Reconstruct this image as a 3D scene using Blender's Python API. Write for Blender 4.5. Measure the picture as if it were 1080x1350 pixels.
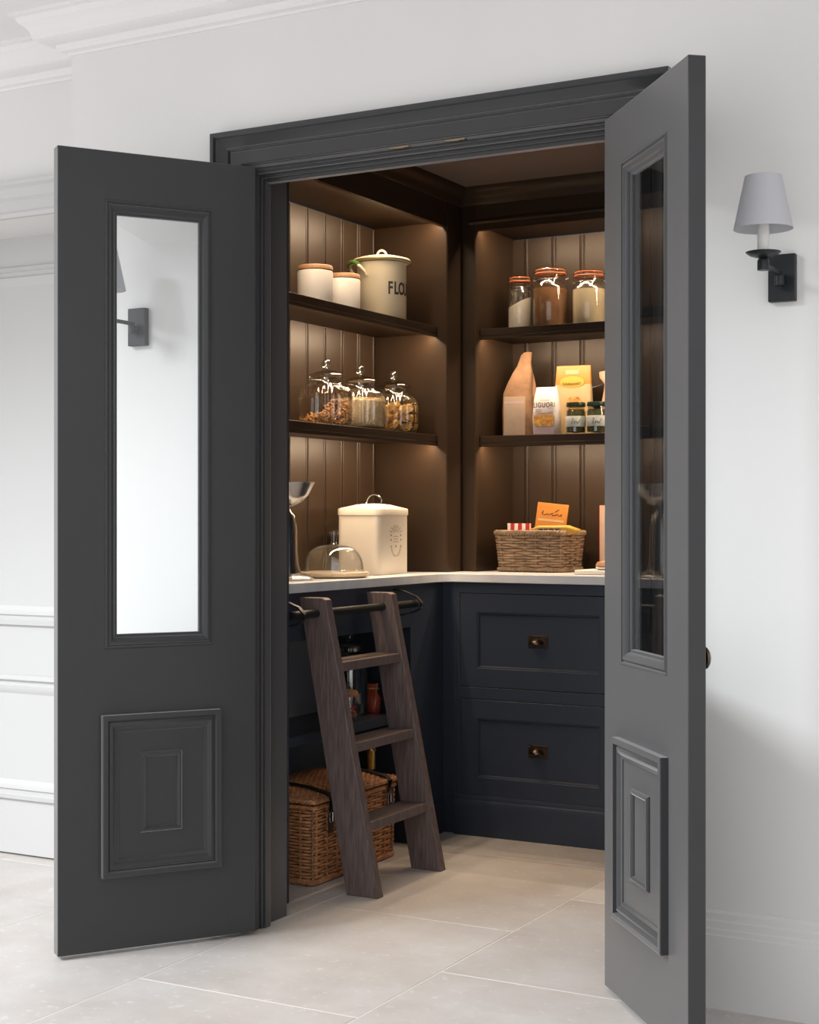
import bpy, bmesh, math, random
from mathutils import Vector, Matrix
random.seed(7)
PI = math.pi
scene = bpy.context.scene
C = scene.collection
for o in list(bpy.data.objects): bpy.data.objects.remove(o, do_unlink=True)

# ------------------------------------------------------------------ camera
cam_d = bpy.data.cameras.new('camera'); cam = bpy.data.objects.new('camera', cam_d); C.objects.link(cam)
cam_d.sensor_fit = 'HORIZONTAL'; cam_d.sensor_width = 36.0
cam_d.lens = 36.0 * 2026.0 / 1080.0
cam_d.shift_y = 10.0 / 1080.0
cam_d.clip_start = 0.05
cam.location = (1.8085, -3.372, 1.10)
cam.rotation_euler = (PI / 2, 0, math.atan(1115.0 / 2026.0))
scene.camera = cam

# ------------------------------------------------------------------ world, lights, exposure
w = bpy.data.worlds.new('daylight'); scene.world = w; w.use_nodes = True
bg = w.node_tree.nodes['Background']
bg.inputs[0].default_value = (0.985, 0.985, 1.0, 1); bg.inputs[1].default_value = 1.20

def area(name, loc, target, sx, sy, power, col):
    l = bpy.data.lights.new(name, 'AREA'); l.shape = 'RECTANGLE'; l.size = sx; l.size_y = sy
    l.energy = power; l.color = col
    o = bpy.data.objects.new(name, l); C.objects.link(o); o.location = loc
    d = Vector(target) - Vector(loc); o.rotation_euler = d.to_track_quat('-Z', 'Y').to_euler()
    return o
area('rooflight_daylight', (-4.3, -4.7, 5.1), (0.0, 0.0, 0.9), 2.6, 2.0, 590, (0.93, 0.97, 1.0))

vs = scene.view_settings
vs.view_transform = 'Standard'; vs.look = 'None'; vs.gamma = 1.0; vs.exposure = 0.0
vs.use_curve_mapping = False
try:
    scene.cycles.transparent_max_bounces = 40
    scene.cycles.max_bounces = 10
    scene.cycles.sample_clamp_indirect = 6.0
except Exception: pass

# ------------------------------------------------------------------ helpers
class MB:
    def __init__(s): s.bm = bmesh.new()
    def box(s, x0, x1, y0, y1, z0, z1):
        v = [s.bm.verts.new((x, y, z)) for z in (z0, z1) for y in (y0, y1) for x in (x0, x1)]
        for q in ((0,2,3,1),(4,5,7,6),(0,1,5,4),(2,6,7,3),(0,4,6,2),(1,3,7,5)):
            s.bm.faces.new([v[i] for i in q])
        return s
    def prism(s, poly, a, b, ax='z'):
        def P(p, t):
            return {'z': (p[0], p[1], t), 'y': (p[0], t, p[1]), 'x': (t, p[0], p[1])}[ax]
        A = [s.bm.verts.new(P(p, a)) for p in poly]; B = [s.bm.verts.new(P(p, b)) for p in poly]
        n = len(poly)
        for i in range(n): s.bm.faces.new((A[i], A[(i+1) % n], B[(i+1) % n], B[i]))
        s.bm.faces.new(A[::-1]); s.bm.faces.new(B)
        return s
    def lathe(s, prof, seg=32, c=(0,0,0), ribs=None, sx=1, sy=1):
        rings = []
        for (r, z) in prof:
            if r < 1e-6: rings.append([s.bm.verts.new((c[0], c[1], c[2]+z))]); continue
            R = []
            for k in range(seg):
                a = 2*PI*k/seg; rr = r
                if ribs and ribs[1] <= z <= ribs[2]: rr = r*(1 + ribs[3]*math.cos(ribs[0]*a))
                R.append(s.bm.verts.new((c[0]+rr*sx*math.cos(a), c[1]+rr*sy*math.sin(a), c[2]+z)))
            rings.append(R)
        for A, B in zip(rings, rings[1:]):
            if len(A) == 1 and len(B) == 1: continue
            for k in range(seg):
                k2 = (k+1) % seg
                if len(A) == 1: s.bm.faces.new((A[0], B[k], B[k2]))
                elif len(B) == 1: s.bm.faces.new((A[k], B[0], A[k2]))
                else: s.bm.faces.new((A[k], B[k], B[k2], A[k2]))
        return s
    def tube(s, path, r, seg=8, closed=False, flat=None):
        P = [Vector(p) for p in path]; n = len(P); rings = []
        up = Vector((0, 0, 1))
        for i in range(n):
            if closed: t = P[(i+1) % n] - P[i-1]
            else: t = P[min(i+1, n-1)] - P[max(i-1, 0)]
            t.normalize()
            a = t.cross(up)
            if a.length < 1e-3: a = t.cross(Vector((0, 1, 0)))
            a.normalize(); b = t.cross(a); R = []
            rr = r[i] if isinstance(r, (list, tuple)) else r
            for k in range(seg):
                th = 2*PI*k/seg + PI/seg
                fa, fb = (rr, rr) if flat is None else flat
                R.append(s.bm.verts.new(P[i] + a*fa*math.cos(th) + b*fb*math.sin(th)))
            rings.append(R)
        m = n if closed else n-1
        for i in range(m):
            A, B = rings[i], rings[(i+1) % n]
            for k in range(seg): s.bm.faces.new((A[k], A[(k+1) % seg], B[(k+1) % seg], B[k]))
        if not closed: s.bm.faces.new(rings[0][::-1]); s.bm.faces.new(rings[-1])
        return s
    def strip(s, rows, closed=False):
        V = [[s.bm.verts.new(p) for p in r] for r in rows]
        n = len(V[0])
        for A, B in zip(V, V[1:]):
            for k in range(n if closed else n-1):
                s.bm.faces.new((A[k], A[(k+1) % n], B[(k+1) % n], B[k]))
        return V
    def frame(s, u0, u1, z0, z1, prof, v0=0, sg=1, fill=False):
        """mitred moulding round a rectangle in the u,z plane; prof = (inset, height along v)"""
        V = []
        for (t, h) in prof:
            V.append([s.bm.verts.new((u, v0 + sg*h, z)) for (u, z) in
                      ((u0+t, z0+t), (u1-t, z0+t), (u1-t, z1-t), (u0+t, z1-t))])
        for A, B in zip(V, V[1:]):
            for k in range(4): s.bm.faces.new((A[k], A[(k+1) % 4], B[(k+1) % 4], B[k]))
        if fill: s.bm.faces.new(V[-1])
        return s
    def slab_hole(s, u, z, v0, v1, hole):
        """u, z = 4 breakpoints each; hole = set of (i,j) cells left out"""
        F = {}; B = {}
        for i, a in enumerate(u):
            for j, b in enumerate(z):
                F[i, j] = s.bm.verts.new((a, v0, b)); B[i, j] = s.bm.verts.new((a, v1, b))
        n, m = len(u)-1, len(z)-1
        full = lambda i, j: 0 <= i < n and 0 <= j < m and (i, j) not in hole
        for i in range(n):
            for j in range(m):
                if not full(i, j): continue
                s.bm.faces.new((F[i,j], F[i+1,j], F[i+1,j+1], F[i,j+1]))
                s.bm.faces.new((B[i,j], B[i,j+1], B[i+1,j+1], B[i+1,j]))
                for (di, dj, p, q) in ((-1,0,(i,j),(i,j+1)),(1,0,(i+1,j),(i+1,j+1)),(0,-1,(i,j),(i+1,j)),(0,1,(i,j+1),(i+1,j+1))):
                    if not full(i+di, j+dj): s.bm.faces.new((F[p], F[q], B[q], B[p]))
        return s
    def sphere(s, c, rx, ry=None, rz=None, seg=16, rings=10, zmin=-1):
        ry = ry or rx; rz = rz or rx; prof = []
        for i in range(rings+1):
            t = -PI/2 + PI*i/rings
            if math.sin(t) < zmin - 1e-6: continue
            prof.append((math.cos(t) if abs(math.cos(t)) > 1e-6 else 0, math.sin(t)*rz))
        R = [(r, z) for r, z in prof]
        return s.lathe(R, seg, c, None, rx, ry)
    def loft(s, secs, n=40, p=5.0, cap=True):
        """secs: (z, width, depth, cx, cy, rot)"""
        rows = []
        for (z, W, D, cx, cy, rot) in secs:
            R = []
            for k in range(n):
                a = 2*PI*k/n; c, d = math.cos(a), math.sin(a)
                x = math.copysign(abs(c)**(2/p), c)*W/2; y = math.copysign(abs(d)**(2/p), d)*D/2
                R.append((cx + x*math.cos(rot) - y*math.sin(rot), cy + x*math.sin(rot) + y*math.cos(rot), z))
            rows.append(R)
        V = s.strip(rows, True)
        if cap: s.bm.faces.new(V[0][::-1]); s.bm.faces.new(V[-1])
        return s
    def jitter(s, amt, sc, seed=0):
        from mathutils import noise
        for v in s.bm.verts:
            v.co += noise.noise_vector(v.co*sc + Vector((seed, seed, 0)))*amt
        return s
    def xf(s, M):
        bmesh.ops.transform(s.bm, matrix=M, verts=s.bm.verts[:]); return s
    def build(s, name, mat, parent=None, world=False, smooth=40, bevel=0, seg=2):
        bmesh.ops.recalc_face_normals(s.bm, faces=s.bm.faces[:])
        if world and parent is not None:
            bmesh.ops.translate(s.bm, vec=-base(parent), verts=s.bm.verts[:])
        me = bpy.data.meshes.new(name); s.bm.to_mesh(me); s.bm.free()
        me.materials.append(mat)
        if smooth:
            for p in me.polygons: p.use_smooth = True
            me.set_sharp_from_angle(angle=math.radians(smooth))
        o = bpy.data.objects.new(name, me); C.objects.link(o)
        if parent is not None: o.parent = parent
        if bevel:
            m = o.modifiers.new('bevel', 'BEVEL'); m.width = bevel; m.segments = seg
            m.limit_method = 'ANGLE'; m.angle_limit = math.radians(50); m.harden_normals = False
        return o
def base(o):
    v = Vector((0, 0, 0))
    while o is not None: v += o.location; o = o.parent
    return v
def box(name, mat, parent, x0, x1, y0, y1, z0, z1, bevel=0.0015, world=True):
    return MB().box(x0, x1, y0, y1, z0, z1).build(name, mat, parent, world, 40, bevel)
def thing(name, label, cat, loc=(0,0,0), rz=0, group=None):
    o = bpy.data.objects.new(name, None); C.objects.link(o); o.empty_display_size = .05
    o.location = loc; o.rotation_euler = (0, 0, rz); o['label'] = label; o['category'] = cat
    if group: o['group'] = group
    return o
def tag(o, label, cat, group=None, kind=None):
    o['label'] = label; o['category'] = cat
    if group: o['group'] = group
    if kind: o['kind'] = kind
    return o
def struct(o, label, cat): return tag(o, label, cat, None, 'structure')
def stuff(o): o['kind'] = 'stuff'; return o

def text_mesh(txt, size, sx=1.0, extrude=.0003, bold=.010):
    cu = bpy.data.curves.new('lettering', 'FONT'); cu.body = txt; cu.size = size; cu.extrude = extrude
    cu.align_x = 'CENTER'; cu.align_y = 'CENTER'; cu.resolution_u = 3; cu.offset = size*bold; cu.space_character = 1.12
    o = bpy.data.objects.new('lettering', cu); C.objects.link(o)
    dg = bpy.context.evaluated_depsgraph_get(); dg.update()
    me = bpy.data.meshes.new_from_object(o.evaluated_get(dg))
    bpy.data.objects.remove(o, do_unlink=True); bpy.data.curves.remove(cu)
    b = bmesh.new(); b.from_mesh(me); bpy.data.meshes.remove(me)
    bmesh.ops.scale(b, vec=(sx, 1, 1), verts=b.verts[:])
    m = MB(); m.bm.free(); m.bm = b; return m

# ------------------------------------------------------------------ materials
def nodes_of(name):
    m = bpy.data.materials.new(name); m.use_nodes = True
    nt = m.node_tree; return m, nt, nt.nodes['Principled BSDF']
def pmat(name, col, rough=.5, metal=0, var=None, bump=None, spec=.5, coat=0, stretch=None, col2=None, sheen=0):
    m, nt, p = nodes_of(name)
    p.inputs['Base Color'].default_value = (*col, 1); p.inputs['Roughness'].default_value = rough
    p.inputs['Metallic'].default_value = metal; p.inputs['Specular IOR Level'].default_value = spec
    p.inputs['Coat Weight'].default_value = coat
    p.inputs['Sheen Weight'].default_value = sheen; p.inputs['Sheen Roughness'].default_value = .45
    if var or bump:
        tc = nt.nodes.new('ShaderNodeTexCoord'); mp = nt.nodes.new('ShaderNodeMapping')
        nt.links.new(tc.outputs['Object'], mp.inputs[0])
        if stretch: mp.inputs['Scale'].default_value = stretch
    if var:
        n = nt.nodes.new('ShaderNodeTexNoise'); n.inputs['Scale'].default_value = var[0]; n.inputs['Detail'].default_value = 6
        nt.links.new(mp.outputs[0], n.inputs['Vector'])
        r = nt.nodes.new('ShaderNodeValToRGB'); r.color_ramp.elements[0].position = .3; r.color_ramp.elements[1].position = .7
        c2 = col2 or tuple(c*(1-var[1]) for c in col)
        r.color_ramp.elements[0].color = (*c2, 1); r.color_ramp.elements[1].color = (*col, 1)
        nt.links.new(n.outputs['Fac'], r.inputs[0]); nt.links.new(r.outputs[0], p.inputs['Base Color'])
    if bump:
        n = nt.nodes.new('ShaderNodeTexNoise'); n.inputs['Scale'].default_value = bump[0]; n.inputs['Detail'].default_value = 4
        nt.links.new(mp.outputs[0], n.inputs['Vector'])
        b = nt.nodes.new('ShaderNodeBump'); b.inputs['Strength'].default_value = bump[1]; b.inputs['Distance'].default_value = .004
        nt.links.new(n.outputs['Fac'], b.inputs['Height']); nt.links.new(b.outputs[0], p.inputs['Normal'])
    return m
def glassmat(name, tint=(1,1,1), f0=.04, rough=.0):
    m = bpy.data.materials.new(name); m.use_nodes = True; nt = m.node_tree; nt.nodes.clear()
    out = nt.nodes.new('ShaderNodeOutputMaterial'); mix = nt.nodes.new('ShaderNodeMixShader')
    t = nt.nodes.new('ShaderNodeBsdfTransparent'); t.inputs[0].default_value = (*tint, 1)
    g = nt.nodes.new('ShaderNodeBsdfGlossy'); g.inputs['Roughness'].default_value = rough
    lw = nt.nodes.new('ShaderNodeLayerWeight'); lw.inputs[0].default_value = .5
    pw = nt.nodes.new('ShaderNodeMath'); pw.operation = 'POWER'; pw.inputs[1].default_value = 5
    ma = nt.nodes.new('ShaderNodeMath'); ma.operation = 'MULTIPLY_ADD'; ma.inputs[1].default_value = 1-f0; ma.inputs[2].default_value = f0
    nt.links.new(lw.outputs['Facing'], pw.inputs[0]); nt.links.new(pw.outputs[0], ma.inputs[0])
    nt.links.new(ma.outputs[0], mix.inputs[0]); nt.links.new(t.outputs[0], mix.inputs[1]); nt.links.new(g.outputs[0], mix.inputs[2])
    nt.links.new(mix.outputs[0], out.inputs[0]); return m
def emit(name, col, st):
    m = bpy.data.materials.new(name); m.use_nodes = True; nt = m.node_tree; nt.nodes.clear()
    out = nt.nodes.new('ShaderNodeOutputMaterial'); e = nt.nodes.new('ShaderNodeEmission')
    e.inputs[0].default_value = (*col, 1); e.inputs[1].default_value = st
    nt.links.new(e.outputs[0], out.inputs[0]); return m

M = {}
M['wall'] = pmat('wall_paint', (.74, .735, .725), .85, var=(3, .02), bump=(180, .04))
M['white'] = pmat('white_joinery', (.56, .56, .555), .55, var=(5, .015))
M['ceil'] = pmat('ceiling_paint', (.80, .79, .80), .9, var=(2, .02))
M['paint'] = pmat('charcoal_satin_paint', (.037, .038, .0405), .30, var=(9, .06), bump=(260, .03), spec=.30, sheen=.50)
M['upper'] = pmat('dark_brown_satin_paint', (.032, .0190, .0110), .38, var=(9, .06), bump=(260, .03), spec=.28)
M['inner'] = pmat('charcoal_cabinet_paint', (.034, .044, .066), .36, var=(9, .06), bump=(260, .03), spec=.4)
M['backgrey'] = pmat('daylit_grey_panel', (.26, .27, .30), .5, var=(6, .05))  # lighter than the cabinet paint: daylight on the back panel put into colour
M['pceil'] = pmat('brown_grey_ceiling', (.13, .10, .09), .6, var=(4, .06))
M['grout'] = pmat('grout', (.74, .70, .64), .9, var=(40, .1))
M['marble'] = pmat('pale_quartz', (.80, .82, .86), .25, var=(7, .16), stretch=(1, 3, 1))
M['bronze'] = pmat('aged_bronze', (.16, .115, .085), .32, 1, var=(60, .4))
M['brass'] = pmat('worn_brass', (.45, .36, .25), .35, 1)
M['iron'] = pmat('blackened_iron', (.035, .038, .042), .4, .6, var=(40, .3))
M['steel'] = pmat('brushed_steel', (.52, .52, .53), .22, 1, var=(30, .1))
M['ladder'] = pmat('dark_stained_oak', (.185, .138, .13), .5, var=(22, .5), bump=(30, .25), stretch=(7, 7, .55))
M['wicker'] = pmat('honey_wicker', (.66, .30, .13), .5, var=(60, .55), bump=(200, .2))
M['wicker_pale'] = pmat('peeled_wicker', (.42, .22, .10), .5, var=(60, .3))
M['willow'] = pmat('grey_willow', (.30, .20, .125), .6, var=(45, .5), bump=(200, .2))
M['core'] = pmat('basket_shade', (.035, .018, .008), .9, var=(20, .3))  # near-black tone that paints the shade behind the weave
M['leather'] = pmat('dark_leather', (.02, .015, .012), .45, var=(40, .3))
M['ceramic'] = pmat('white_ceramic', (.78, .76, .73), .35, var=(6, .02))
M['lidwood'] = pmat('beech_lid', (.48, .27, .14), .5, var=(30, .25), stretch=(1, 9, 1))
M['enamel'] = pmat('cream_enamel', (.80, .72, .54), .3, var=(8, .05), coat=.3)
M['cream'] = pmat('cream_powder_coat', (.80, .73, .62), .38, var=(8, .03))
M['plate'] = pmat('pale_wood_board', (.72, .58, .42), .45, var=(15, .15), stretch=(1, 8, 1))
M['green'] = pmat('green_enamel_rim', (.10, .22, .04), .35, var=(20, .2))
M['ink'] = pmat('dark_print', (.03, .025, .03), .6, var=(50, .2))
M['greyink'] = pmat('grey_print', (.36, .31, .26), .7, var=(50, .2))
M['glass'] = glassmat('window_glass', (.97, .98, .98), .05)
M['jarglass'] = glassmat('jar_glass', (.97, .975, .97), .10, .03)
M['lidglass'] = glassmat('thick_lid_glass', (.93, .94, .93), .17, .05)
M['greenglass'] = glassmat('bottle_glass', (.25, .33, .12), .05)
M['rubber'] = pmat('orange_rubber_seal', (.50, .15, .055), .5, var=(40, .15))
M['flour'] = pmat('white_flour', (.82, .76, .66), .95, var=(18, .06))
M['brownsugar'] = pmat('brown_sugar', (.36, .17, .07), .9, var=(25, .4), bump=(90, .5))
M['creamflour'] = pmat('cream_flour', (.78, .65, .44), .95, var=(18, .12))
M['pasta_brown'] = pmat('wholewheat_pasta', (.72, .38, .14), .6, var=(40, .3))
M['pasta_pale'] = pmat('small_pasta', (.85, .66, .40), .6, var=(40, .2))
M['pasta_gold'] = pmat('egg_pasta', (.85, .52, .14), .6, var=(30, .3))
M['paper'] = pmat('kraft_paper', (.25, .135, .07), .8, var=(22, .4), bump=(30, .9))
M['paperlabel'] = pmat('pale_printed_paper', (.36, .26, .195), .8, var=(25, .12))
M['bagwhite'] = pmat('white_pasta_bag', (.68, .63, .62), .6, var=(20, .05), bump=(25, .3))
M['lilac'] = pmat('lilac_print', (.42, .33, .38), .7, var=(30, .1))
M['bagorange'] = pmat('orange_print', (.44, .165, .02), .5, var=(12, .15))
M['bagcream'] = pmat('cream_film', (.44, .32, .17), .45, var=(14, .12), bump=(20, .3))
M['yellow'] = pmat('yellow_print', (.55, .33, .05), .45, var=(14, .2))
M['pasta_window'] = pmat('pasta_behind_film', (.72, .40, .10), .35, var=(70, .7), col2=(.26, .10, .02))
M['pink'] = pmat('pink_bag', (.46, .26, .18), .6, var=(16, .15))
M['red'] = pmat('red_stripe', (.55, .03, .04), .5, var=(30, .1))
M['stripewhite'] = pmat('white_stripe', (.82, .76, .70), .5, var=(30, .05))
M['darkgreen'] = pmat('dark_green_lid', (.018, .04, .026), .35, .3, var=(30, .2))
M['pesto'] = pmat('green_pesto', (.10, .105, .02), .7, var=(60, .6), bump=(120, .4))
M['paleblue'] = pmat('pale_label', (.62, .66, .62), .7, var=(30, .08))
M['gold'] = pmat('gold_foil', (.55, .40, .12), .3, .8, var=(50, .2))
M['wine'] = pmat('dark_bottle', (.012, .014, .012), .15, var=(30, .2))
M['sweets'] = pmat('red_sweets', (.60, .04, .025), .25, var=(55, .8), col2=(.40, .09, .02), coat=.5)
M['jarblue'] = pmat('blue_tinted_preserve', (.018, .028, .05), .2, var=(9, .7), stretch=(1, 1, .2))
M['led'] = emit('warm_led', (1.0, .74, .49), 124.0)
def shade_mat():
    m = bpy.data.materials.new('linen_shade'); m.use_nodes = True; nt = m.node_tree; nt.nodes.clear()
    out = nt.nodes.new('ShaderNodeOutputMaterial'); mix = nt.nodes.new('ShaderNodeMixShader'); mix.inputs[0].default_value = .35
    d = nt.nodes.new('ShaderNodeBsdfDiffuse'); t = nt.nodes.new('ShaderNodeBsdfTranslucent')
    n = nt.nodes.new('ShaderNodeTexNoise'); n.inputs['Scale'].default_value = 120
    r = nt.nodes.new('ShaderNodeValToRGB'); r.color_ramp.elements[0].color = (.66, .66, .69, 1); r.color_ramp.elements[1].color = (.74, .74, .77, 1)
    nt.links.new(n.outputs['Fac'], r.inputs[0]); nt.links.new(r.outputs[0], d.inputs[0]); nt.links.new(r.outputs[0], t.inputs[0])
    nt.links.new(d.outputs[0], mix.inputs[1]); nt.links.new(t.outputs[0], mix.inputs[2]); nt.links.new(mix.outputs[0], out.inputs[0]); return m
M['shade'] = shade_mat()
def stone_mat():
    m, nt, p = nodes_of('limestone_tile')
    tc = nt.nodes.new('ShaderNodeTexCoord'); oi = nt.nodes.new('ShaderNodeObjectInfo')
    add = nt.nodes.new('ShaderNodeVectorMath'); add.operation = 'ADD'
    sc = nt.nodes.new('ShaderNodeVectorMath'); sc.operation = 'SCALE'; sc.inputs['Scale'].default_value = 1.0
    mu = nt.nodes.new('ShaderNodeMath'); mu.operation = 'MULTIPLY'; mu.inputs[1].default_value = 37
    nt.links.new(oi.outputs['Random'], mu.inputs[0])
    nt.links.new(tc.outputs['Object'], add.inputs[0]); nt.links.new(mu.outputs[0], add.inputs[1])
    n1 = nt.nodes.new('ShaderNodeTexNoise'); n1.inputs['Scale'].default_value = 4.2; n1.inputs['Detail'].default_value = 7; n1.inputs['Roughness'].default_value = .6
    n2 = nt.nodes.new('ShaderNodeTexNoise'); n2.inputs['Scale'].default_value = 46; n2.inputs['Detail'].default_value = 5
    for n in (n1, n2): nt.links.new(add.outputs[0], n.inputs['Vector'])
    r1 = nt.nodes.new('ShaderNodeValToRGB'); e = r1.color_ramp.elements
    e[0].position = .32; e[0].color = (.50, .455, .425, 1); e[1].position = .68; e[1].color = (.60, .57, .545, 1)
    r2 = nt.nodes.new('ShaderNodeValToRGB'); e = r2.color_ramp.elements
    e[0].position = .60; e[0].color = (0, 0, 0, 1); e[1].position = .72; e[1].color = (.55, .55, .55, 1)
    mx = nt.nodes.new('ShaderNodeMixRGB'); mx.inputs[2].default_value = (.70, .68, .66, 1)
    nt.links.new(n1.outputs['Fac'], r1.inputs[0]); nt.links.new(n2.outputs['Fac'], r2.inputs[0])
    nt.links.new(r2.outputs[0], mx.inputs[0]); nt.links.new(r1.outputs[0], mx.inputs[1])
    hs = nt.nodes.new('ShaderNodeHueSaturation'); va = nt.nodes.new('ShaderNodeMath'); va.operation = 'MULTIPLY_ADD'
    va.inputs[1].default_value = .10; va.inputs[2].default_value = .95
    nt.links.new(oi.outputs['Random'], va.inputs[0]); nt.links.new(va.outputs[0], hs.inputs['Value'])
    nt.links.new(mx.outputs[0], hs.inputs['Color']); nt.links.new(hs.outputs[0], p.inputs['Base Color'])
    p.inputs['Roughness'].default_value = .5; p.inputs['Specular IOR Level'].default_value = .4
    b = nt.nodes.new('ShaderNodeBump'); b.inputs['Strength'].default_value = .12; b.inputs['Distance'].default_value = .003
    nt.links.new(n1.outputs['Fac'], b.inputs['Height']); nt.links.new(b.outputs[0], p.inputs['Normal'])
    return m
M['stone'] = stone_mat()

# ------------------------------------------------------------------ the setting
# floor: grout bed and one slab for each tile
fl = MB().box(-3.7, 3.2, -4.4, 2.1, -.04, -.0008).build('floor', M['grout'])
struct(fl, 'pale limestone tiled floor with light grout lines', 'floor')
tile = None
for k in range(-5, 6):
    x0 = -.5385 + .61*k; yoff = -.455 if k % 2 == 0 else -.06
    for j in range(-5, 3):
        y0 = yoff + .81*j
        if y0 + .81 > 2.25 or y0 < -4.5: continue
        if tile is None:
            tile = MB().box(.002, .608, .002, .808, -.02, 0).build('tile', M['stone'], fl, bevel=.0015)
            o = tile
        else:
            o = tile.copy(); C.objects.link(o)
        o.location = (x0, y0, 0)

# main wall with the doorway
wl = MB().slab_hole((-1.145, -.575, .575, 3.2), (0, 2.06, 2.62), 0, .12, {(1, 0)}).build('wall_back', M['wall'], smooth=30)
struct(wl, 'off-white painted wall around the dark double doors', 'wall')
lw_ = MB().slab_hole((-3.7, -2.15, -1.33, -1.145), (0, 2.024, 2.62), .18, .46, {(1, 0)}).build('wall_left', M['wall'], smooth=30)
struct(lw_, 'off-white set-back wall around the white panelled door', 'wall')
rw = MB().box(-1.145, -1.10, .12, .20, 0, 2.62).build('wall_return', M['wall']); struct(rw, 'narrow return where the wall steps back at left', 'wall')
ce = MB().box(-3.7, 3.2, -1.37, 2.1, 2.525, 2.64).build('ceiling', M['ceil']); struct(ce, 'white ceiling above the cornice', 'ceiling')
def poly_sweep(pts, prof):
    m = MB(); m.strip([[(p[0]+p[2]*d, p[1]+p[3]*d, z) for (d, z) in prof] for p in pts]); return m
cor = [(0, 2.42), (.006, 2.42), (.010, 2.426), (.024, 2.430), (.031, 2.437), (.033, 2.447), (.045, 2.447), (.066, 2.451), (.078, 2.457),
       (.080, 2.468), (.084, 2.480), (.094, 2.492), (.106, 2.500), (.112, 2.514), (.126, 2.516), (.126, 2.526), (0, 2.526)]
o = poly_sweep([(3.2, 0, 0, -1), (-1.145, 0, -1, -1), (-1.145, .18, -1, -1), (-3.7, .18, 0, -1)], cor).build('trim_1', M['ceil'], smooth=25)
struct(o, 'white moulded ceiling cornice stepping around the wall corner', 'cornice')
wr = MB().box(3.2, 3.3, -4.4, .12, 0, 2.62).build('wall_right_added', M['wall']); struct(wr, 'plain off-white side wall added outside the view to hold back daylight', 'wall')  # unseen wall, added to cut ambient daylight on the left door
# skirting
bb = [(0, 0), (.016, 0), (.016, .165), (.013, .168), (.013, .178), (.011, .182), (.011, .196), (.008, .200), (.008, .214), (.003, .221), (0, .221)]
for nm, a, b, lab in (('baseboard_right', .64, 3.2, 'tall off-white moulded skirting board right of the doors'),
                      ('baseboard_left', -1.145, -.642, 'off-white moulded skirting board behind the left door')):
    o = poly_sweep([(b, 0, 0, -1), (a, 0, 0 if a > 0 else -1, -1)], bb).build(nm, M['wall'], smooth=25); struct(o, lab, 'skirting')
# white panelled door in its deep opening
d3 = MB().slab_hole((-2.15, -1.33), (0.006, 2.024), .42, .455, set()).build('door_3', M['white'], smooth=30)
struct(d3, 'white panelled door in the deep opening at far left', 'door')
pm = [(0, 0), (0, .010), (.014, .014), (.018, .006), (.030, .006), (.036, .012), (.044, .010), (.060, .002), (.098, -.012)]
pm = [(t*.95, h) for t, h in pm]
for (a, b) in ((.756, 1.925), (.186, .592)):
    m = MB(); m.frame(-2.03, -1.44, a, b, pm, .42, -1, True); m.build('door_panel', M['white'], d3, True, 25)
m = MB(); m.box(-2.15, -1.33, .405, .42, .575, .583); m.build('lock_rail_bead', M['white'], d3, True, 0, .002)
ca = [(0, 0), (0, .018), (.012, .022), (.02, .018), (.05, .02), (.058, .03), (.085, .034), (.098, .03), (.108, .034), (.108, 0)]
m = MB()
rows = []
for (x, z, ox, oz) in ((-1.33, 0, 1, 0), (-1.33, 2.024, 1, 1), (-2.15, 2.024, -1, 1), (-2.15, 0, -1, 0)):
    rows.append([(x + ox*t, .18 - h, z + oz*t) for (t, h) in ca])
m.strip(rows); o = m.build('trim_2', M['white'], smooth=25); struct(o, 'white moulded casing over the panelled door at far left', 'door casing')

# dark architrave and door lining
ar = [(0, 0), (0, .006), (.003, .009), (.036, .009), (.038, .004), (.041, .004), (.043, .012), (.047, .014), (.049, .010), (.054, .012), (.061, .017), (.069, .024),
      (.072, .027), (.074, .018), (.077, .018), (.079, .030), (.089, .030), (.089, 0)]
m = MB(); rows = []
for (x, z, ox, oz) in ((-.5515, 0, -1, 0), (-.5515, 2.042, -1, 1), (.5515, 2.042, 1, 1), (.5515, 0, 1, 0)):
    rows.append([(x + ox*t, -h, z + oz*t) for (t, h) in ar])
m.strip(rows); o = m.build('trim_3', M['paint'], smooth=22); struct(o, 'dark grey moulded architrave framing the pantry doorway', 'architrave')
def U(x, zt, y0, y1, tx=.03, tz=.03):   # a three-sided lining
    m = MB(); m.box(-x-tx, -x, y0, y1, 0, zt+tz); m.box(x, x+tx, y0, y1, 0, zt+tz); m.box(-x, x, y0, y1, zt, zt+tz); return m
lin = U(.546, 2.040, .002, .20).build('trim_4', M['paint'], bevel=.001); struct(lin, 'dark grey door lining inside the architrave', 'door lining')
for (x, z, y0, y1, t) in ((.541, 2.033, .026, .034, .006), (.536, 2.026, .034, .050, .011), (.530, 2.016, .052, .060, .017), (.524, 2.006, .062, .088, .023)):
    U(x, z, y0, y1, t, t).build('stop_bead', M['paint'], lin, True, 40, .002)
for cx_ in (-.083, .075):
    MB().box(cx_-.028, cx_+.028, .008, .022, 2.0375, 2.0405).box(cx_-.012, cx_+.012, .010, .020, 2.0365, 2.038).build('catch_plate', M['brass'], lin, True, 40, .001)
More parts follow.
